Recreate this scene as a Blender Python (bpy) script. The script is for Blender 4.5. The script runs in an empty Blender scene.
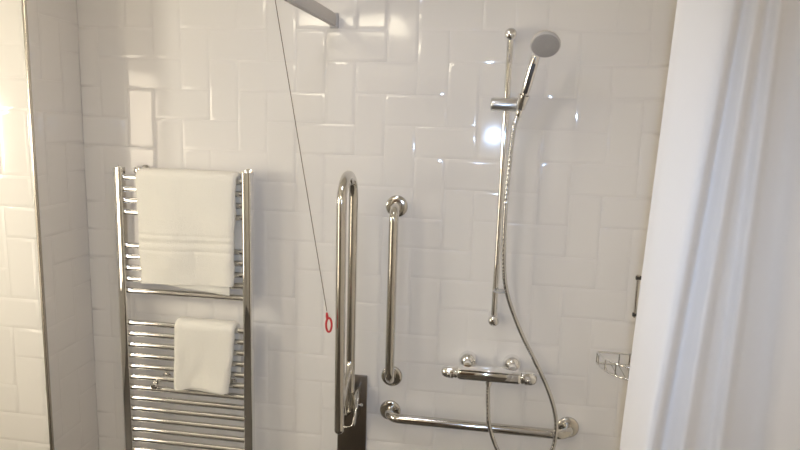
import bpy, bmesh, math, random
from mathutils import Vector, Matrix, noise
random.seed(7)
PI = math.pi
sc = bpy.context.scene
COL = sc.collection

# ---------------------------------------------------------------- materials
def mat(name, color=(.8, .8, .8), rough=.5, metal=0.0, spec=.5, coat=0.0, trans=0.0, emit=None, estr=0.0,
        bump=None, vary=None, sheen=0.0, subsurf=0.0):
    m = bpy.data.materials.new(name); m.use_nodes = True
    nt = m.node_tree; b = nt.nodes['Principled BSDF']
    b.inputs['Base Color'].default_value = (*color, 1)
    b.inputs['Roughness'].default_value = rough
    b.inputs['Metallic'].default_value = metal
    b.inputs['Specular IOR Level'].default_value = spec
    b.inputs['Coat Weight'].default_value = coat
    b.inputs['Transmission Weight'].default_value = trans
    b.inputs['Sheen Weight'].default_value = sheen
    if emit:
        b.inputs['Emission Color'].default_value = (*emit, 1)
        b.inputs['Emission Strength'].default_value = estr
    tc = nt.nodes.new('ShaderNodeTexCoord')
    if bump:                                  # (scale, distance, strength)
        n = nt.nodes.new('ShaderNodeTexNoise'); n.inputs['Scale'].default_value = bump[0]
        n.inputs['Detail'].default_value = 3
        bp = nt.nodes.new('ShaderNodeBump'); bp.inputs['Distance'].default_value = bump[1]
        bp.inputs['Strength'].default_value = bump[2]
        nt.links.new(tc.outputs['Object'], n.inputs['Vector'])
        nt.links.new(n.outputs['Fac'], bp.inputs['Height'])
        nt.links.new(bp.outputs['Normal'], b.inputs['Normal'])
    if vary:                                  # (scale, amount)
        n = nt.nodes.new('ShaderNodeTexNoise'); n.inputs['Scale'].default_value = vary[0]
        r = nt.nodes.new('ShaderNodeValToRGB')
        r.color_ramp.elements[0].position = .3; r.color_ramp.elements[1].position = .7
        lo = [c * (1 - vary[1]) for c in color]
        r.color_ramp.elements[0].color = (*lo, 1); r.color_ramp.elements[1].color = (*color, 1)
        nt.links.new(tc.outputs['Object'], n.inputs['Vector'])
        nt.links.new(n.outputs['Fac'], r.inputs['Fac'])
        nt.links.new(r.outputs['Color'], b.inputs['Base Color'])
    return m

M = {}
M['tile'] = mat('glazed_tile', (.85, .815, .775), .07, spec=.5, bump=(7, .0016, .25))
M['grout'] = mat('grout', (.85, .815, .775), .5)
M['paint'] = mat('wall_paint', (.60, .575, .54), .6, vary=(3, .06))
M['brown_paint'] = mat('front_wall_paint', (.50, .475, .44), .6, vary=(3, .06))
M['ceil'] = mat('ceiling_paint', (.80, .77, .72), .7, vary=(3, .03))
M['floor'] = mat('safety_vinyl', (.075, .066, .06), .45, vary=(120, .35))
M['door'] = mat('door_veneer', (.12, .07, .04), .35, vary=(5, .3))
M['chrome'] = mat('chrome', (.86, .86, .86), .05, 1.0, bump=(60, .0002, .1))
M['steel'] = mat('polished_stainless', (.66, .64, .60), .12, 1.0, bump=(40, .0003, .15))
M['satin'] = mat('satin_chrome', (.80, .80, .80), .3, 1.0, bump=(60, .0002, .1))
M['plate'] = mat('brushed_plate', (.27, .235, .20), .3, 1.0, bump=(200, .0003, .2))
M['trim'] = mat('tile_trim', (.66, .62, .57), .2, 1.0, bump=(80, .0002, .1))
M['rail'] = mat('track_plastic', (.56, .53, .51), .4, bump=(90, .0003, .1))
M['darkrail'] = mat('track_slot', (.12, .11, .10), .6)
M['towel'] = mat('terry_cotton', (.91, .87, .785), .95, spec=.15, sheen=.25, bump=(300, .005, .45))
M['band'] = mat('woven_cotton', (.86, .83, .75), .85, spec=.2, bump=(900, .001, .4))
M['red'] = mat('red_plastic', (.60, .05, .05), .35, bump=(60, .0003, .1))
M['cord'] = mat('cord_string', (.16, .105, .08), .8, bump=(900, .0005, .5))
M['white_plastic'] = mat('white_plastic', (.62, .60, .58), .4, bump=(90, .0002, .1))
M['grey_plastic'] = mat('grey_nozzle_rubber', (.42, .40, .385), .5, bump=(90, .0002, .1))
M['clear'] = mat('clear_plastic', (.75, .75, .75), .2, trans=.5)
M['hose'] = mat('metal_hose', (.66, .66, .66), .16, 1.0, bump=(300, .0002, .1))
M['dark'] = mat('dark_fixing', (.06, .055, .05), .4, bump=(90, .0002, .1))
M['glow_warm'] = mat('doorway_glow_panel', (.9, .88, .82), .4, emit=(1.0, .86, .66), estr=6.5)
M['lamp_sconce'] = mat('opal_diffuser_sconce', (.9, .88, .82), .4, emit=(1.0, .955, .79), estr=50)
M['lamp_fill'] = mat('fill_lens', (.9, .88, .82), .4, emit=(.86, .87, 1.0), estr=13.5)
M['lamp_ceiling'] = mat('opal_diffuser_ceiling', (.9, .88, .82), .4, emit=(1.0, .90, .68), estr=11.5)

def curtain_material():
    m = bpy.data.materials.new('curtain_polyester'); m.use_nodes = True
    nt = m.node_tree; nt.nodes.clear()
    out = nt.nodes.new('ShaderNodeOutputMaterial')
    d = nt.nodes.new('ShaderNodeBsdfPrincipled'); t = nt.nodes.new('ShaderNodeBsdfTranslucent')
    mx = nt.nodes.new('ShaderNodeMixShader'); mx.inputs[0].default_value = .15
    d.inputs['Base Color'].default_value = (.775, .755, .75, 1); d.inputs['Roughness'].default_value = .6
    d.inputs['Specular IOR Level'].default_value = .25
    t.inputs['Color'].default_value = (.83, .81, .81, 1)
    tc = nt.nodes.new('ShaderNodeTexCoord'); w = nt.nodes.new('ShaderNodeTexNoise'); w.inputs['Scale'].default_value = 700
    bp = nt.nodes.new('ShaderNodeBump'); bp.inputs['Distance'].default_value = .0006; bp.inputs['Strength'].default_value = .3
    nt.links.new(tc.outputs['Object'], w.inputs['Vector']); nt.links.new(w.outputs['Fac'], bp.inputs['Height'])
    nt.links.new(bp.outputs['Normal'], d.inputs['Normal'])
    nt.links.new(d.outputs[0], mx.inputs[1]); nt.links.new(t.outputs[0], mx.inputs[2])
    nt.links.new(mx.outputs[0], out.inputs['Surface'])
    return m
M['curtain'] = curtain_material()

# ---------------------------------------------------------------- mesh helpers
def obj(name, bm, m, parent=None, smooth=40, mods=None):
    me = bpy.data.meshes.new(name)
    bmesh.ops.recalc_face_normals(bm, faces=bm.faces)
    bm.to_mesh(me); bm.free()
    for x in (m if isinstance(m, (list, tuple)) else [m]):
        me.materials.append(x)
    if smooth:
        for p in me.polygons: p.use_smooth = True
        me.set_sharp_from_angle(angle=math.radians(smooth))
    o = bpy.data.objects.new(name, me); COL.objects.link(o)
    if parent:
        o.parent = parent; o.matrix_parent_inverse = Matrix.Translation(-parent.location)
        # keep a plain transform: shift the mesh into the parent's frame
        o.matrix_parent_inverse = Matrix.Identity(4); me.transform(Matrix.Translation(-parent_world(parent)))
    return o

def parent_world(p):
    v = Vector(p.location)
    while p.parent:
        p = p.parent; v += Vector(p.location)
    return v

def thing(name, label, cat, loc, group=None):
    o = bpy.data.objects.new(name, None); COL.objects.link(o)
    o.empty_display_size = .05; o.location = loc
    o['label'] = label; o['category'] = cat
    if group: o['group'] = group
    return o

def tag(o, label, cat, group=None):
    o['label'] = label; o['category'] = cat
    if group: o['group'] = group
    return o

def struct(name, bm, m, parent=None, smooth=0):
    o = obj(name, bm, m, parent, smooth)
    if not parent: o['kind'] = 'structure'
    return o

def box(bm, lo, hi, bev=0.0, seg=2, rot=None):
    lo, hi = Vector(lo), Vector(hi)
    r = bmesh.ops.create_cube(bm, size=1)
    vs = r['verts']; c = (lo + hi) / 2; s = hi - lo
    for v in vs: v.co = Vector((v.co.x * s.x, v.co.y * s.y, v.co.z * s.z))
    if bev:
        es = list({e for v in vs for e in v.link_edges})
        g = bmesh.ops.bevel(bm, geom=es, offset=bev, segments=seg, affect='EDGES', profile=.5)
        vs = list({v for f in g['faces'] for v in f.verts} | {v for v in vs if v.is_valid})
    for v in vs:
        if rot: v.co = rot @ v.co
        v.co += c
    return vs

def frames(pts):
    n = len(pts); T = []
    for i in range(n):
        a = pts[max(i - 1, 0)]; b = pts[min(i + 1, n - 1)]
        T.append((b - a).normalized())
    up = Vector((0, 0, 1)) if abs(T[0].z) < .9 else Vector((1, 0, 0))
    N = [(up - T[0] * up.dot(T[0])).normalized()]
    for i in range(1, n):
        v = N[-1] - T[i] * N[-1].dot(T[i]); N.append(v.normalized())
    return T, N

def tube(bm, pts, r, seg=16, cap=True, scale=None):
    """sweep a circle of radius r (number, list or function of index) along pts"""
    pts = [Vector(p) for p in pts]; T, N = frames(pts); rings = []
    for i, p in enumerate(pts):
        rr = r(i) if callable(r) else (r[i] if isinstance(r, (list, tuple)) else r)
        B = T[i].cross(N[i])
        rings.append([bm.verts.new(p + (N[i] * math.cos(a) + B * math.sin(a)) * rr)
                      for a in (2 * PI * k / seg for k in range(seg))])
    for a, b in zip(rings, rings[1:]):
        for k in range(seg):
            bm.faces.new((a[k], a[(k + 1) % seg], b[(k + 1) % seg], b[k]))
    if cap:
        bm.faces.new(rings[0][::-1]); bm.faces.new(rings[-1])
    return rings

def lathe(bm, origin, axis, prof, seg=32):
    """prof = [(distance along the axis, radius)]"""
    o = Vector(origin); ax = Vector(axis).normalized()
    up = Vector((0, 0, 1)) if abs(ax.z) < .9 else Vector((1, 0, 0))
    n = (up - ax * up.dot(ax)).normalized(); b = ax.cross(n); rings = []
    for d, r in prof:
        if r < 1e-6: rings.append([bm.verts.new(o + ax * d)])
        else: rings.append([bm.verts.new(o + ax * d + (n * math.cos(a) + b * math.sin(a)) * r)
                            for a in (2 * PI * k / seg for k in range(seg))])
    for A, B in zip(rings, rings[1:]):
        for k in range(seg):
            k2 = (k + 1) % seg
            if len(A) == 1 and len(B) > 1: bm.faces.new((A[0], B[k], B[k2]))
            elif len(B) == 1 and len(A) > 1: bm.faces.new((A[k], A[k2], B[0]))
            elif len(A) > 1: bm.faces.new((A[k], A[k2], B[k2], B[k]))
    if len(rings[0]) > 1: bm.faces.new(rings[0][::-1])
    if len(rings[-1]) > 1: bm.faces.new(rings[-1])

def fillet(pts, rad, n=8):
    """polyline with its inner corners rounded to radius rad"""
    pts = [Vector(p) for p in pts]; out = [pts[0]]
    for a, b, c in zip(pts, pts[1:], pts[2:]):
        u = (a - b).normalized(); v = (c - b).normalized(); ang = u.angle(v)
        t = rad / math.tan(ang / 2); p0 = b + u * t; ctr = b + (u + v).normalized() * (rad / math.sin(ang / 2))
        ra = (p0 - ctr).normalized(); rb = (b + v * t - ctr).normalized()
        for k in range(n + 1):
            out.append(ctr + ra.slerp(rb, k / n) * rad)
    out.append(pts[-1]); return out

def smooth_path(pts, step=.004):
    """Catmull-Rom through pts, resampled at an even step"""
    P = [Vector(p) for p in pts]; P = [P[0] * 2 - P[1]] + P + [P[-1] * 2 - P[-2]]; dense = []
    for i in range(1, len(P) - 2):
        p0, p1, p2, p3 = P[i - 1:i + 3]
        for k in range(40):
            t = k / 40
            dense.append(.5 * ((2 * p1) + (p2 - p0) * t + (2 * p0 - 5 * p1 + 4 * p2 - p3) * t * t + (3 * p1 - p0 - 3 * p2 + p3) * t ** 3))
    dense.append(P[-2]); out = [dense[0]]; acc = 0
    for a, b in zip(dense, dense[1:]):
        d = (b - a).length; acc += d
        if acc >= step: out.append(b); acc = 0
    return out

# ---------------------------------------------------------------- tiled walls
U = .1                                           # one tile is 2 U by 1 U, laid as square herringbone
def tiles_mesh(umin, umax, vmin, vmax, place, phase=0, u0=0.0, v0=1.55, gap=.0006, hgt=.003):
    """bevelled tiles between the limits; rows count downwards from v0, place(u, v, height) gives the point"""
    bm = bmesh.new(); c = .012
    q = [bm.verts.new(place(u, v, .0007)) for u, v in ((umin, vmin), (umax, vmin), (umax, vmax), (umin, vmax))]
    bm.faces.new(q).material_index = 1
    i0, i1 = math.floor((umin - u0) / U) - 2, math.ceil((umax - u0) / U) + 2
    j0, j1 = math.floor((v0 - vmax) / U) - 2, math.ceil((v0 - vmin) / U) + 2
    prof = ((0, .0012), (.001, .0017), (.0075, .0026), (.0105, .003))
    for i in range(i0, i1):
        for j in range(j0, j1):
            k = (i - j + phase) % 4
            if k == 3: w, h = 2, 1
            elif k == 2: w, h = 1, 2
            else: continue
            a, b = u0 + i * U, u0 + (i + w) * U
            d, e = v0 - (j + h) * U, v0 - j * U
            A, B, D, E_ = max(a + gap, umin), min(b - gap, umax), max(d + gap, vmin), min(e - gap, vmax)
            if B - A < .004 or E_ - D < .004: continue
            la, lb, ld, le = a + gap >= umin, b - gap <= umax, d + gap >= vmin, e - gap <= vmax
            jit = [random.uniform(-.00013, .00013) for _ in range(4)]
            rings = []
            mid = ((A + B) / 2, (D + E_) / 2)
            for s, z in prof:
                A2 = min(A + s * la, mid[0] - .0005); B2 = max(B - s * lb, mid[0] + .0005)
                D2 = min(D + s * ld, mid[1] - .0005); E2 = max(E_ - s * le, mid[1] + .0005)
                rings.append([bm.verts.new(place(u, v, z + jit[n] * (z / .003)))
                              for n, (u, v) in enumerate(((A2, D2), (B2, D2), (B2, E2), (A2, E2)))])
            for r1, r2 in zip(rings, rings[1:]):
                for n in range(4):
                    bm.faces.new((r1[n], r1[(n + 1) % 4], r2[(n + 1) % 4], r2[n]))
            bm.faces.new(rings[-1])
    return bm

def tiled(name, bm):
    me = bpy.data.meshes.new(name); bmesh.ops.recalc_face_normals(bm, faces=bm.faces)
    bm.to_mesh(me); bm.free(); me.materials.append(M['tile']); me.materials.append(M['grout'])
    for p in me.polygons: p.use_smooth = True
    o = bpy.data.objects.new(name, me); COL.objects.link(o); o['kind'] = 'structure'
    w = o.modifiers.new('weighted_normals', 'WEIGHTED_NORMAL'); w.weight = 100; w.keep_sharp = False
    return o

XL, XR, XE, YE, XFAR, YB, ZC = -.970, .965, -.957, -.265, -1.85, -3.3, 2.42
T = .0035                                        # tile thickness in front of the grout plane
tiled('wall_back', tiles_mesh(XL, XR + .003, 0, ZC, lambda u, v, h: (u, T - .003 - h, v)))
tiled('wall_recess', tiles_mesh(YE, 0, 0, ZC, lambda u, v, h: (XE + (XL - XE) * (u - YE) / -YE - .003 + h, u, v), phase=2, u0=-.2, v0=1.56))
tiled('wall_projection', tiles_mesh(XFAR, XE - .008, 0, ZC, lambda u, v, h: (u, YE + .003 - h, v), phase=1, u0=-1.074, v0=1.56))
tiled('wall_right', tiles_mesh(YB, .003, 0, ZC, lambda u, v, h: (XR + .003 - h, u, v), phase=1, u0=0, v0=1.55))

bm = bmesh.new(); box(bm, (XE - .0085, YE - .0005, 0), (XE + .0012, YE + .011, ZC), .002, 2)
struct('trim_1', bm, M['trim'])
bm = bmesh.new(); box(bm, (XFAR - .1, YB - .1, -.1), (XR + .1, .1, 0)); struct('floor', bm, M['floor'])
bm = bmesh.new(); box(bm, (XFAR - .1, YB - .1, ZC), (XR + .1, .1, ZC + .1)); struct('ceiling', bm, M['ceil'])
bm = bmesh.new(); box(bm, (XFAR - .1, YB, 0), (XFAR, YE + .1, ZC)); struct('wall_left', bm, M['paint'])
bm = bmesh.new(); box(bm, (XFAR - .1, YB - .1, 0), (XR + .1, YB, ZC)); struct('wall_front', bm, M['brown_paint'])
# solid backs, so that no light leaks round the tile sheets
bm = bmesh.new(); box(bm, (XL - .05, .004, 0), (XR + .1, .1, ZC)); struct('wall_back_core', bm, M['grout'])
bm = bmesh.new(); box(bm, (XR + .004, YB, 0), (XR + .1, .004, ZC)); struct('wall_right_core', bm, M['grout'])
# the door behind the camera
bm = bmesh.new(); box(bm, (-.75, YB, 0), (.15, YB + .03, 2.03), .003); d1 = struct('door_1', bm, M['door'])
bm = bmesh.new(); tube(bm, fillet([(.08, YB + .03, 1.02), (.08, YB + .085, 1.02), (-.03, YB + .085, 1.02)], .02), .009)
struct('door_handle', bm, M['steel'], d1, 40)

# ---------------------------------------------------------------- towel radiator
PXL, PXR, BY = -.7925, -.3385, -.072
rad = thing('towel_radiator', 'tall chrome ladder towel radiator on the white tiled wall at left', 'radiator', (-.568, 0, .30))
def post(x):
    bm = bmesh.new(); n = 14; prof = []
    w, y0, y1 = .0155, -.066, -.092              # flat back, rounded front
    prof += [(w, y0), (w, -.080)]
    for k in range(1, n):
        a = PI * k / n; cs = math.cos(a); prof.append((w * math.copysign(abs(cs) ** .42, cs), -.080 - .012 * math.sin(a) ** .36))
    prof += [(-w, -.080), (-w, y0)]
    rings = [[bm.verts.new((x + px, py, z)) for px, py in prof] for z in (.30, 1.484)]
    for k in range(len(prof)):
        k2 = (k + 1) % len(prof); bm.faces.new((rings[0][k], rings[0][k2], rings[1][k2], rings[1][k]))
    bm.faces.new(rings[0][::-1]); bm.faces.new(rings[1])
    p = obj('post', bm, M['chrome'], rad, 35)
    bm = bmesh.new(); lathe(bm, (x, -.076, 1.484), (0, 0, 1), [(0, .0065), (.005, .0065), (.007, .004), (.007, 0)], 16)
    obj('vent_plug', bm, M['chrome'], p, 35)
post(PXL); post(PXR)
zs = [1.4515, 1.4115, 1.3725, 1.3325, 1.2165, 1.1770, 1.1375, 1.0985, 1.0565]
zs += [.9405 - .0399 * k for k in range(16)]
bar0 = None
for z in zs:
    if bar0 is None:
        bm = bmesh.new(); tube(bm, [(PXL + .012, BY, z), (PXR - .012, BY, z)], .0105, 20)
        bar0 = obj('bar', bm, M['chrome'], rad, 40)
    else:
        c = bar0.copy(); COL.objects.link(c); c.parent = rad; c.location = (0, 0, z - zs[0])
for x, z, q in ((-.739, 1.4735, .6), (-.3625, 1.4735, .6), (-.682, .7225, 1), (-.430, .7225, .84)):
    bm = bmesh.new()
    lathe(bm, (x, 0, z), (0, -1, 0), [(0, .017), (.006, .017), (.008, .008), (.083 * q, .008), (.085 * q, .0135), (.096 * q, .0135), (.101 * q, .009), (.102 * q, 0)], 24)
    obj('wall_bracket', bm, M['chrome'], rad, 35)

# ---------------------------------------------------------------- towels
def towel(name, xa, xb, ztop_bar, front_z, back_z, rr, thick, seed, bands=(), lean=(0, 0), wav=.004, slant=0.0, arch=0.0):
    """a folded towel laid over a bar: a thick sheet with rounded folds at its sides, plus the inner layer that hangs out below"""
    bm = bmesh.new()
    def sheet(xa, xb, r, front_z, back_z, th, nu, top_shift, slant, s2, band=()):
        # path in (y, z): up the front, over the bar, down the back
        path = []
        L1 = ztop_bar - front_z; n1 = 90
        for k in range(n1): path.append((BY - r, front_z + L1 * k / n1, 1 - k / n1, 0))
        for k in range(17):
            a = PI * k / 16; path.append((BY - r * math.cos(a), ztop_bar + r * math.sin(a), 0, k / 16))
        for k in range(1, 26): path.append((BY + r, ztop_bar - (ztop_bar - back_z) * k / 25, 0, 1))
        grid = {}
        for side in (0, 1):
            for i, (y, z, hang, back) in enumerate(path):
                j0, j1 = max(i - 1, 0), min(i + 1, len(path) - 1)
                ty, tz = path[j1][0] - path[j0][0], path[j1][1] - path[j0][1]
                l = math.hypot(ty, tz); ny, nz = -tz / l, ty / l      # outward
                if y < BY and back == 0: ny, nz = -1, 0
                for k in range(nu + 1):
                    u = k / nu
                    edge = min(u, 1 - u) * (xb - xa)
                    rnd = min(1, edge / (th * 1.1)); rnd = math.sqrt(max(0, 1 - (1 - rnd) ** 2))   # rounded side folds
                    rnd = .25 + .75 * rnd
                    x = xa + (xb - xa) * u
                    nv = noise.noise(Vector((x * 9 + seed, z * 5, s2)))
                    nv2 = noise.noise(Vector((x * 26, z * 16 + seed, s2 + 3)))
                    off = (nv * wav + nv2 * wav * .35) * (.25 + .9 * hang) + hang * .003 * math.sin(x * 31 + seed + z * 4)
                    for bz in band:
                        off -= .0022 * math.exp(-((z - bz) / .0035) ** 2) if back == 0 else 0
                    xx = x + hang * (lean[0] + (lean[1] - lean[0]) * u) + (.0045 * noise.noise(Vector((z * 11, seed, u * 2))) + .002 * noise.noise(Vector((z * 40, seed, u * 2))))
                    zz = z + hang * (slant * (u - .5) + arch * math.sin(PI * u) ** 2) + .0022 * noise.noise(Vector((x * 22, seed + 5, 0))) * hang
                    h = th * .5 * rnd * (1 if side else -1)
                    if side == 0 and rr - th < .011: h = -(rr - .0115) if rr - .0115 < th * .5 else h
                    grid[side, i, k] = bm.verts.new((xx, y + ny * (h + off), zz + nz * (h + off)))
        n = len(path)
        for side in (0, 1):
            for i in range(n - 1):
                for k in range(nu):
                    f = (grid[side, i, k], grid[side, i, k + 1], grid[side, i + 1, k + 1], grid[side, i + 1, k])
                    bm.faces.new(f if side else f[::-1])
        for i in range(n - 1):
            for k in (0, nu):
                f = (grid[0, i, k], grid[1, i, k], grid[1, i + 1, k], grid[0, i + 1, k])
                bm.faces.new(f)
        for i in (0, n - 1):
            for k in range(nu):
                bm.faces.new((grid[0, i, k], grid[0, i, k + 1], grid[1, i, k + 1], grid[1, i, k]))
    sheet(xa, xb, rr, front_z, back_z, thick, 60, 0, slant, 0.0, bands)
    o = obj(name, bm, M['towel'], None, 60)
    return o, sheet

t, _ = towel('bath_towel', -.722, -.370, 1.4515, 1.098, 1.14, .0235, .0225, 2.0, bands=(1.266, 1.245, 1.238, 1.213), lean=(.004, -.012), wav=.010, slant=.012)
tag(t, 'large cream bath towel folded over the top bars of the radiator', 'towel')
bm = bmesh.new()
def flap(bm, xa, xb, ya, zt, zbl, zbr, th, seed):
    nu, nv = 40, 24; g = {}
    for s in (0, 1):
        for i in range(nv + 1):
            for k in range(nu + 1):
                u, v = k / nu, i / nv; x = xa + (xb - xa) * u
                zb = zbl + (zbr - zbl) * u; z = zt + (zb - zt) * v
                e = min(u, 1 - u, (1 - v) * .4) * 24; rn = min(1, .35 + e)
                g[s, i, k] = bm.verts.new((x, ya + noise.noise(Vector((x * 14, z * 8, seed))) * .003 + (s - .5) * th * rn, z))
    for s in (0, 1):
        for i in range(nv):
            for k in range(nu): bm.faces.new((g[s, i, k], g[s, i, k + 1], g[s, i + 1, k + 1], g[s, i + 1, k]))
    for i in range(nv):
        for k in (0, nu): bm.faces.new((g[0, i, k], g[1, i, k], g[1, i + 1, k], g[0, i + 1, k]))
    for i in (0, nv):
        for k in range(nu): bm.faces.new((g[0, i, k], g[0, i, k + 1], g[1, i, k + 1], g[1, i, k]))
flap(bm, -.700, -.400, -.0905, 1.16, 1.096, 1.068, .006, 4)
obj('inner_layer', bm, M['band'], t, 60)
t, _ = towel('hand_towel', -.597, -.381, .9405, .722, .76, .0225, .0205, 11.0, lean=(-.006, -.024), wav=.010, slant=.004, arch=.013)
tag(t, 'small cream hand towel hung over a lower bar of the radiator', 'towel')
bm = bmesh.new(); flap(bm, -.565, -.425, -.0905, .78, .724, .710, .006, 9)
obj('inner_layer', bm, M['band'], t, 60)

# ---------------------------------------------------------------- fold-up support rail
DX = .021
dr = thing('fold_up_support_rail', 'folded-up double stainless support rail hinged to a dark wall plate', 'support rail', (DX, 0, .25))
bm = bmesh.new(); box(bm, (-.040, -.010, .25), (.0625, 0, .791), .002); pl = obj('mounting_plate', bm, M['plate'], dr, 35)
pl['label'] = 'dark brushed steel wall plate'
yf, yb, rt = -.25, -.09, .015
arc = [(DX, (yf + yb) / 2 + .08 * math.cos(a), 1.417 + .08 * math.sin(a)) for a in (PI * k / 24 for k in range(25))]
path = [(DX, yb, .70)] + arc + [(DX + .003, yf, .712)]
bm = bmesh.new(); tube(bm, path, rt, 24)
obj('rail_tube', bm, M['steel'], dr, 40)
bm = bmesh.new(); lathe(bm, (DX + .003, yf, .714), (0, 0, -1), [(0, .0152), (.006, .0152), (.012, .012), (.015, .006), (.016, 0)], 24)
obj('end_cap', bm, M['steel'], dr, 40)
bm = bmesh.new(); tube(bm, smooth_path([(DX, yb, .885), (DX, yb - .018, .852), (DX, -.16, .815), (DX + .002, yf + .02, .775), (DX + .002, yf, .735)]), .0105, 16)
obj('brace', bm, M['steel'], dr, 40)
bm = bmesh.new(); tube(bm, smooth_path([(DX - .004, -.15, .812), (DX - .004, -.165, .77), (DX - .004, -.155, .725), (DX - .002, -.12, .70), (DX, -.085, .70)]), .007, 14)
obj('link_arm', bm, M['steel'], dr, 40)
for dx in (-.0195, .0195):
    bm = bmesh.new(); box(bm, (DX + dx - .0025, -.115, .655), (DX + dx + .0025, -.008, .765), .002)
    obj('hinge_cheek', bm, M['steel'], dr, 35)
bm = bmesh.new(); lathe(bm, (DX - .027, -.088, .715), (1, 0, 0), [(0, 0), (0, .008), (.004, .0095), (.05, .0095), (.054, .008), (.054, 0)], 20)
obj('hinge_pin', bm, M['chrome'], dr, 35)
bm = bmesh.new()
tube(bm, smooth_path([(DX + .024, -.07, .760), (DX + .028, -.098, .735), (DX + .022, -.122, .690), (DX + .014, -.130, .664), (DX - .026, -.130, .660), (DX - .030, -.122, .680), (DX - .028, -.09, .715)]), .0025, 10)
obj('release_lever', bm, M['chrome'], dr, 40)
bm = bmesh.new(); lathe(bm, (DX + .022, -.075, .716), (1, -.15, 0), [(0, .003), (.010, .003), (.012, .0055), (.018, .0055), (.020, .003), (.020, 0)], 16)
obj('locking_knob', bm, M['chrome'], dr, 40)

# ---------------------------------------------------------------- straight grab bars
def grab_bar(label, a, b, off=.062, r=.0158):
    a, b = Vector(a), Vector(b); o = Vector((0, -off, 0))
    g = thing('grab_bar', label, 'grab bar', (a + b) / 2, 'stainless grab bars by the shower')
    bm = bmesh.new(); tube(bm, fillet([a, a + o, b + o, b], .042, 12), r, 24); obj('tube', bm, M['steel'], g, 40)
    for p in (a, b):
        bm = bmesh.new(); lathe(bm, p, (0, -1, 0), [(0, .0365), (.006, .0365), (.0095, .034), (.0115, .028), (.0125, .018), (.0125, 0)], 36)
        obj('flange', bm, M['steel'], g, 50)
    return g
grab_bar('vertical polished steel grab bar, between the fold-up rail and the shower', (.148, 0, 1.388), (.148, 0, .798))
grab_bar('horizontal polished steel grab bar low on the wall, below the shower valve', (.146, 0, .672), (.748, 0, .672))

# ---------------------------------------------------------------- shower riser rail
RX, RY = .484, -.050
rr = thing('shower_riser_rail', 'slim chrome shower riser rail with a sliding hose bracket', 'shower rail', (RX, 0, 1.02))
bm = bmesh.new(); tube(bm, [(RX - .001, RY, 1.038), (RX + .002, RY, 1.932)], .0105, 20); obj('pole', bm, M['chrome'], rr, 40)
for x, z in ((RX - .001, 1.038), (RX + .002, 1.932)):
    bm = bmesh.new()
    lathe(bm, (x, 0, z), (0, -1, 0), [(0, .0195), (.052, .0195), (.060, .0185), (.066, .015), (.0695, .009), (.0705, 0)], 28)
    obj('end_bracket', bm, M['chrome'], rr, 45)
bm = bmesh.new()
lathe(bm, (RX - .047, RY - .004, 1.724), (1, 0, 0), [(0, 0), (0, .016), (.003, .0195), (.006, .0205), (.076, .0205), (.082, .019), (.085, .015), (.085, 0)], 32)
sl = obj('slider', bm, M['satin'], rr, 40)
HA, HB = Vector((.5285, -.088, 1.722)), Vector((.560, -.128, 1.862))
hd = (HB - HA).normalized()
bm = bmesh.new(); lathe(bm, HA + hd * -.012, hd, [(0, .0125), (.002, .0140), (.042, .0185), (.044, .0185), (.044, .0150), (.02, .0120), (.02, 0)], 28)
tube(bm, [(.515, RY - .004, 1.724), (.526, -.075, 1.728)], .011, 16)
obj('handset_cradle', bm, M['chrome'], sl, 40)
bm = bmesh.new()
ring = [(RX + .0025 + .0115 + .011 * math.cos(a) * 1.9, RY - .012 + .016 * math.sin(a), 1.139) for a in (2 * PI * k / 28 for k in range(29))]
tube(bm, ring, .0035, 10, False); obj('hose_guide', bm, M['clear'], rr, 40)

# ---------------------------------------------------------------- hand shower
hs = thing('hand_shower', 'round white-faced hand shower clipped to the slider of the riser rail', 'shower head', HA)
bm = bmesh.new(); L = (HB - HA).length
lathe(bm, HA - hd * .012, hd, [(0, 0), (0, .008), (.012, .0088), (.03, .0112), (.07, .0140), (L - .02, .0145), (L + .004, .0135), (L + .012, .0125), (L + .016, .011), (L + .016, 0)], 28)
hn = obj('handle', bm, M['chrome'], hs, 40)
bm = bmesh.new()
side = hd.cross(Vector((0, -1, 0))).normalized(); front = side.cross(hd).normalized()
if front.y > 0: front = -front
box(bm, Vector((-.0058, -.0014, -.046)), Vector((.0058, .0014, .043)), .001)
R3 = Matrix((side, front, hd)).transposed()
for v in bm.verts: v.co = R3 @ v.co + HA + hd * .085 + front * .0142
obj('grip_strip', bm, M['dark'], hn, 40)
FN = Vector((-.05, -.72, -.69)).normalized()
HC = Vector((.5825, -.158, 1.891))
bm = bmesh.new()
lathe(bm, HC, FN, [(-.030, 0), (-.029, .010), (-.025, .021), (-.016, .032), (-.006, .0400), (.000, .0425), (.005, .0423), (.008, .0405), (.008, 0)], 40)
tube(bm, smooth_path([HB + hd * -.002, HB + hd * .012, HC - FN * .016 + Vector((-.006, 0, -.012)), HC - FN * .012]), [.0125] * 200, 20)
obj('head_shell', bm, M['white_plastic'], hs, 50)
bm = bmesh.new(); lathe(bm, HC, FN, [(.0075, .039), (.010, .038), (.0115, .032), (.0122, .02), (.0125, 0)], 40)
s1 = FN.cross(Vector((0, 0, 1))).normalized(); s2 = FN.cross(s1)
for rad_, n in ((.011, 8), (.020, 14), (.029, 20)):
    for k in range(n):
        a = 2 * PI * k / n
        lathe(bm, HC + FN * .0112 + (s1 * math.cos(a) + s2 * math.sin(a)) * rad_, FN, [(0, .0013), (.0022, .0009), (.0022, 0)], 6)
obj('spray_face', bm, M['grey_plastic'], hs, 40)

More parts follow.
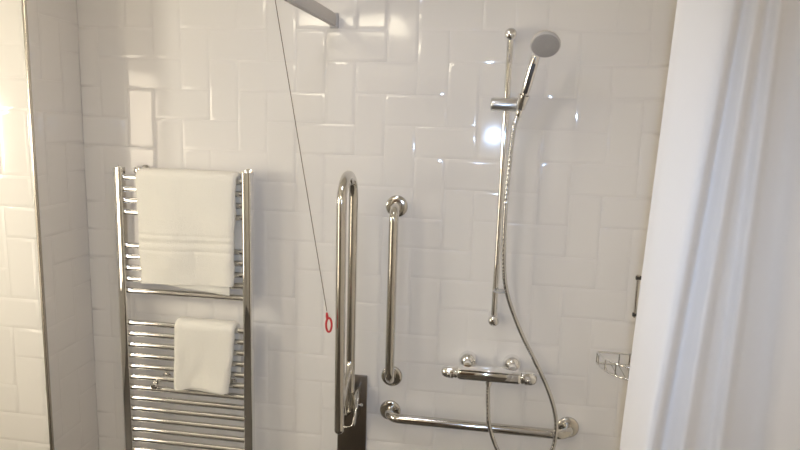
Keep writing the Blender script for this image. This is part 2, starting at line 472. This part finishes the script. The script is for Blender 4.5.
# ---------------------------------------------------------------- thermostatic bar valve
VX, VY, VZ = .479, -.076, .861
vt = thing('shower_valve', 'chrome thermostatic bar shower valve with two wall unions', 'shower valve', (VX, 0, VZ))
bm = bmesh.new(); box(bm, (.372, VY - .026, VZ - .0185), (.582, VY + .022, VZ + .0205), .014, 5); obj('body', bm, M['chrome'], vt, 40)
bm = bmesh.new(); box(bm, (.378, VY - .031, VZ + .0195), (.578, VY + .020, VZ + .0235), .0018, 2); obj('top_shelf', bm, M['chrome'], vt, 35)
kp = [(0, .0195), (.002, .0205), (.006, .0205), (.007, .0195), (.010, .0195), (.011, .0225), (.030, .0222), (.040, .020), (.047, .0155), (.051, .009), (.0525, 0)]
for x, s in ((.374, -1), (.580, 1)):
    bm = bmesh.new(); lathe(bm, (x, VY, VZ), (s, 0, 0), [(d, r * (1.04 if s > 0 else .98)) for d, r in kp], 32)
    kn = obj('control_knob', bm, M['chrome'], vt, 30)
    bm = bmesh.new(); box(bm, (x + s * .024 - .007, VY - .033, VZ - .006), (x + s * .024 + .007, VY - .015, VZ + .006), .003, 3)
    obj('safety_button', bm, M['chrome'], kn, 40)
for x in (.406, .553):
    bm = bmesh.new()
    lathe(bm, (x, 0, VZ + .018), (0, -1, 0), [(0, .0295), (.002, .0315), (.006, .0315), (.013, .0302), (.020, .0272), (.027, .0225), (.032, .0175), (.035, .0135), (.066, .0135)], 36)
    obj('wall_union', bm, M['chrome'], vt, 45)
bm = bmesh.new(); lathe(bm, (.478, VY - .002, VZ - .017), (0, 0, -1), [(0, .0115), (.012, .0115), (.013, .0095), (.018, .0095)], 24)
obj('hose_outlet', bm, M['chrome'], vt, 35)

# ---------------------------------------------------------------- shower hose
hp = [(.478, -.078, .846), (.477, -.079, .815), (.480, -.088, .76), (.488, -.100, .695), (.5235, -.104, .610), (.585, -.108, .558), (.645, -.108, .572), (.688, -.104, .632),
      (.6985, -.098, .70), (.691, -.090, .763), (.661, -.085, .843), (.6155, -.08, .929), (.577, -.08, .999), (.545, -.08, 1.069), (.5175, -.08, 1.146),
      (.505, -.08, 1.226), (.4995, -.08, 1.38), (.503, -.08, 1.53), (.5105, -.080, 1.652), HA - hd * .028, HA - hd * .006]
pts = smooth_path(hp, .0019)
bm = bmesh.new()
tube(bm, pts, lambda i: .0068 + ((.0013 if pts[i].z > 1.22 and i > 500 else .0004) if (i % 4) < 2 else 0), 14)
ho = obj('shower_hose', bm, M['hose'], None, 60)
tag(ho, 'flexible silver shower hose looping from the valve up to the hand shower', 'hose')
bm = bmesh.new(); lathe(bm, HA - hd * .034, hd, [(0, .0085), (.002, .0098), (.018, .0098), (.020, .0088), (.020, 0)], 20)
obj('hose_nut', bm, M['chrome'], ho, 35)

# ---------------------------------------------------------------- corner basket
cb = thing('corner_basket', 'small chrome wire corner basket partly behind the curtain edge', 'basket', (XR, 0, .90))
def arc_pts(r, z, n=20):
    return [(XR - .004 - r * math.sin(a), -.004 - r * math.cos(a), z) for a in (PI / 2 * k / n for k in range(n + 1))]
R0 = .138
for z, w, nm in ((.943, .0032, 'upper_rim'), (.905, .0030, 'lower_rim')):
    bm = bmesh.new(); tube(bm, arc_pts(R0, z), w, 10)
    tube(bm, [(XR - .004 - R0, -.004, z), (XR - .004, -.004, z), (XR - .004, -.004 - R0, z)], w, 10)
    obj(nm, bm, M['chrome'], cb, 40)
for k in range(5):
    a = PI / 2 * (k + .5) / 5; x, y = XR - .004 - R0 * math.sin(a), -.004 - R0 * math.cos(a)
    bm = bmesh.new(); tube(bm, [(x, y, .905), (x, y, .943)], .0019, 8); obj('upright_wire', bm, M['steel'], cb, 40)
for x in (-.004 - R0, -.072, -.040, -.008):
    bm = bmesh.new(); tube(bm, [(XR + x, -.004, .905), (XR + x, -.004, .943)], .0019, 8); obj('upright_wire', bm, M['steel'], cb, 40)
for k in range(1, 6):
    u = k / 6 * R0
    bm = bmesh.new(); tube(bm, [(XR - .004 - u, -.004, .905), (XR - .004 - u, -.004 - math.sqrt(R0 * R0 - u * u), .905)], .0014, 8)
    obj('base_wire', bm, M['steel'], cb, 40)

# ---------------------------------------------------------------- slim bar on the right wall
sb = thing('slim_wall_rail', 'slim upright bar with dark ends on the side wall, at the curtain edge', 'handle', (XR, -.10, 1.16))
bm = bmesh.new(); tube(bm, [(.906, -.10, 1.095), (.906, -.10, 1.228)], .005, 14); obj('grip', bm, M['steel'], sb, 40)
for z in (1.104, 1.219):
    bm = bmesh.new(); lathe(bm, (XR, -.10, z), (-1, 0, 0), [(0, .013), (.004, .013), (.006, .0065), (.066, .0065), (.067, 0)], 16)
    obj('standoff', bm, M['dark'], sb, 40)

# ---------------------------------------------------------------- emergency pull cord
CT, CB = Vector((-.208, -.40, ZC)), Vector((-.0125, -.278, 1.100))
pc = thing('pull_cord', 'thin emergency pull cord with a red ring at its end', 'pull cord', CT)
bm = bmesh.new(); tube(bm, [CT.lerp(CB, k / 30) + Vector((0, 0, -.004 * math.sin(PI * k / 30))) for k in range(31)], .0011, 8); obj('cord', bm, M['cord'], pc, 40)
bm = bmesh.new()
tube(bm, [(CB.x + .007 + .0085 * math.cos(a) + (-.004) * math.sin(a) * 0, CB.y, CB.z - .043 + .0215 * math.sin(a)) for a in (2 * PI * k / 32 for k in range(33))], .0032, 12, False)
lathe(bm, (CB.x + .002, CB.y, CB.z - .024), (-.1, 0, 1), [(0, .004), (.008, .0045), (.018, .003), (.020, 0)], 12)
obj('ring', bm, M['red'], pc, 50)
bm = bmesh.new(); lathe(bm, CT, (0, 0, -1), [(0, .04), (.02, .038), (.028, .03), (.03, 0)], 28); obj('ceiling_switch', bm, M['white_plastic'], pc, 40)

# ---------------------------------------------------------------- curtain track and curtain
tk = thing('curtain_track', 'curved grey curtain track meeting the back wall at the top', 'curtain track', (-.072, 0, 1.98))
tp = smooth_path([(-.072, -.004, 1.977), (-.078, -.15, 1.977), (-.092, -.42, 1.977), (-.098, -.70, 1.977), (-.07, -.92, 1.977), (.03, -1.05, 1.977), (.20, -1.085, 1.977), (.55, -1.085, 1.977), (XR - .002, -1.085, 1.977)], .02)
bm = bmesh.new(); rings = []
for i, p in enumerate(tp):
    a, b = tp[max(i - 1, 0)], tp[min(i + 1, len(tp) - 1)]; d = (b - a).normalized(); n = Vector((-d.y, d.x, 0))
    rings.append([bm.verts.new(p + n * x + Vector((0, 0, z))) for x, z in ((-.008, .019), (.008, .019), (.009, .017), (.009, -.017), (.006, -.019), (.003, -.019), (.003, -.012), (-.003, -.012), (-.003, -.019), (-.006, -.019), (-.009, -.017), (-.009, .017))])
for A, B in zip(rings, rings[1:]):
    for k in range(12): bm.faces.new((A[k], A[(k + 1) % 12], B[(k + 1) % 12], B[k]))
bm.faces.new(rings[0]); bm.faces.new(rings[-1][::-1])
obj('rail', bm, M['rail'], tk, 30)
bm = bmesh.new(); box(bm, (-.086, -.014, 1.952), (-.058, 0, 2.0), .003, 2); obj('wall_end_bracket', bm, M['rail'], tk, 35)

# folds of the gathered curtain: (x, y) seen from above; the upper hem is bunched tighter than the lower one
low = [(x + .008, y) for x, y in [(.668, -1.045), (.675, -1.066), (.688, -1.098), (.696, -1.104), (.705, -1.098), (.719, -1.077), (.727, -1.074), (.737, -1.085), (.746, -1.091), (.756, -1.084), (.775, -1.064),
       (.794, -1.058), (.803, -1.068), (.811, -1.068), (.830, -1.052), (.858, -1.040), (.876, -1.044), (.890, -1.070), (.915, -1.095), (.950, -1.130)]]
top = [(x + .009, y) for x, y in [(.687, -1.050), (.698, -1.068), (.728, -1.094), (.744, -1.102), (.752, -1.098), (.761, -1.086), (.766, -1.084), (.772, -1.091), (.778, -1.094), (.784, -1.090), (.792, -1.080),
       (.799, -1.076), (.806, -1.084), (.812, -1.084), (.824, -1.072), (.842, -1.064), (.856, -1.070), (.872, -1.082), (.892, -1.096), (.950, -1.120)]]
def cr(P, n):
    P = [Vector((x, y, 0)) for x, y in P]; Q = [P[0] * 2 - P[1]] + P + [P[-1] * 2 - P[-2]]; out = []
    m = len(P) - 1
    for k in range(n + 1):
        t = min(k / n * m, m - 1e-6); i = int(t); t -= i; p0, p1, p2, p3 = Q[i:i + 4]
        out.append(.5 * ((2 * p1) + (p2 - p0) * t + (2 * p0 - 5 * p1 + 4 * p2 - p3) * t * t + (3 * p1 - p0 - 3 * p2 + p3) * t ** 3))
    return out
NU, NV = 190, 60; A, B = cr(top, NU), cr(low, NU); g = {}
bm = bmesh.new()
for j in range(NV + 1):
    z = 1.957 - (1.957 - .14) * j / NV
    f = (1.83 - z) / (1.83 - 1.18)                                # 0 at the upper outline, 1 at the lower one
    f = f if f < 1 else 1 + (f - 1) * .35
    for k in range(NU + 1):
        p = A[k].lerp(B[k], max(f, -.25))
        w = noise.noise(Vector((p.x * 22, z * 2.2, 1.5))) * .004
        g[j, k] = bm.verts.new((min(p.x + w * .4, XR - .006), p.y + w, z))
for j in range(NV):
    for k in range(NU): bm.faces.new((g[j, k], g[j, k + 1], g[j + 1, k + 1], g[j + 1, k]))
cu = obj('shower_curtain', bm, M['curtain'], None, 80)
tag(cu, 'white shower curtain hanging in loose folds at the right', 'curtain')

# ---------------------------------------------------------------- the room's lamps, an added fill and a doorway glow
wl = thing('doorway_glow', 'tall glowing panel standing in for an unseen bright doorway at left', 'lamp', (XFAR, -1.78, .58))  # glowing stand-in for a lit doorway, mirrored by the tiles and chrome
bm = bmesh.new(); box(bm, (XFAR, -1.99, .58), (XFAR + .035, -1.55, 1.95), .004); obj('lamp_frame', bm, M['chrome'], wl, 35)
bm = bmesh.new(); box(bm, (XFAR + .03, -1.975, .60), (XFAR + .055, -1.565, 1.93), .008); obj('diffuser', bm, M['glow_warm'], wl, 35)
cl = thing('ceiling_light', 'square opal ceiling light behind the viewer', 'lamp', (-.63, -2.75, ZC))
bm = bmesh.new(); box(bm, (-1.005, -3.115, ZC - .02), (-.255, -2.385, ZC), .004); obj('lamp_frame', bm, M['chrome'], cl, 35)
bm = bmesh.new(); box(bm, (-.99, -3.10, ZC - .05), (-.27, -2.40, ZC - .015), .01); obj('diffuser', bm, M['lamp_ceiling'], cl, 35)
sc_l = thing('wall_sconce', 'slim opal sconce on the left side wall near the projecting wall', 'lamp', (XFAR, -.97, 1.58))
bm = bmesh.new(); box(bm, (XFAR, -1.03, 1.38), (XFAR + .027, -.91, 1.78), .004); obj('back_plate', bm, M['chrome'], sc_l, 35)
bm = bmesh.new(); lathe(bm, (XFAR + .085, -.97, 1.40), (0, 0, 1), [(0, 0), (0, .05), (.01, .06), (.35, .06), (.36, .05), (.36, 0)], 28); obj('diffuser', bm, M['lamp_sconce'], sc_l, 40)
d = thing('fill_downlight', 'round fill light added to the ceiling over the shower', 'lamp', (0, -.90, ZC))  # added fill lamp, lifts the back wall without lighting the curtain's outside
bm = bmesh.new(); lathe(bm, (0, -.90, ZC), (0, 0, -1), [(0, .16), (.006, .16), (.009, .155), (.009, .145), (.002, .142), (.002, 0)], 32); obj('bezel', bm, M['chrome'], d, 35)
bm = bmesh.new(); lathe(bm, (0, -.90, ZC - .003), (0, 0, -1), [(0, .14), (.004, .14), (.006, .13), (.007, 0)], 32); obj('lens', bm, M['lamp_fill'], d, 35)

# ---------------------------------------------------------------- camera and the phone's flash
CR, CU, CF = Vector((.98869442, .14688586, .03013108)), Vector((-.05268587, .15217539, .98694825)), Vector((-.14038353, .97737771, -.15819377))
cp = Vector((.4488, -2.0113, 1.6510))
cam = bpy.data.cameras.new('camera'); cam.sensor_width = 36; cam.lens = 620 / 800 * 36; cam.clip_start = .02
co = bpy.data.objects.new('camera', cam); COL.objects.link(co)
mw = Matrix((CR, CU, -CF)).transposed().to_4x4(); mw.translation = cp; co.matrix_world = mw
sc.camera = co
fl = bpy.data.lights.new('phone_flash', 'SPOT'); fl.energy = 30; fl.color = (.46, .66, 1.0); fl.shadow_soft_size = .012
fl.spot_size = math.radians(90); fl.spot_blend = 1.0
fo = bpy.data.objects.new('phone_flash', fl); COL.objects.link(fo); fo.matrix_world = mw; fo.location = cp - CU * .05 - CF * .02

w = bpy.data.worlds.new('world'); sc.world = w; w.use_nodes = True
w.node_tree.nodes['Background'].inputs[0].default_value = (.02, .02, .022, 1)
sc.view_settings.view_transform = 'Standard'; sc.view_settings.look = 'None'
sc.view_settings.exposure = -0.06; sc.view_settings.gamma = 1.0; sc.view_settings.use_curve_mapping = False
sc.cycles.max_bounces = 10; sc.cycles.diffuse_bounces = 6; sc.cycles.glossy_bounces = 6
sc.cycles.use_denoising = True; sc.cycles.sample_clamp_indirect = 8; sc.cycles.caustics_reflective = True
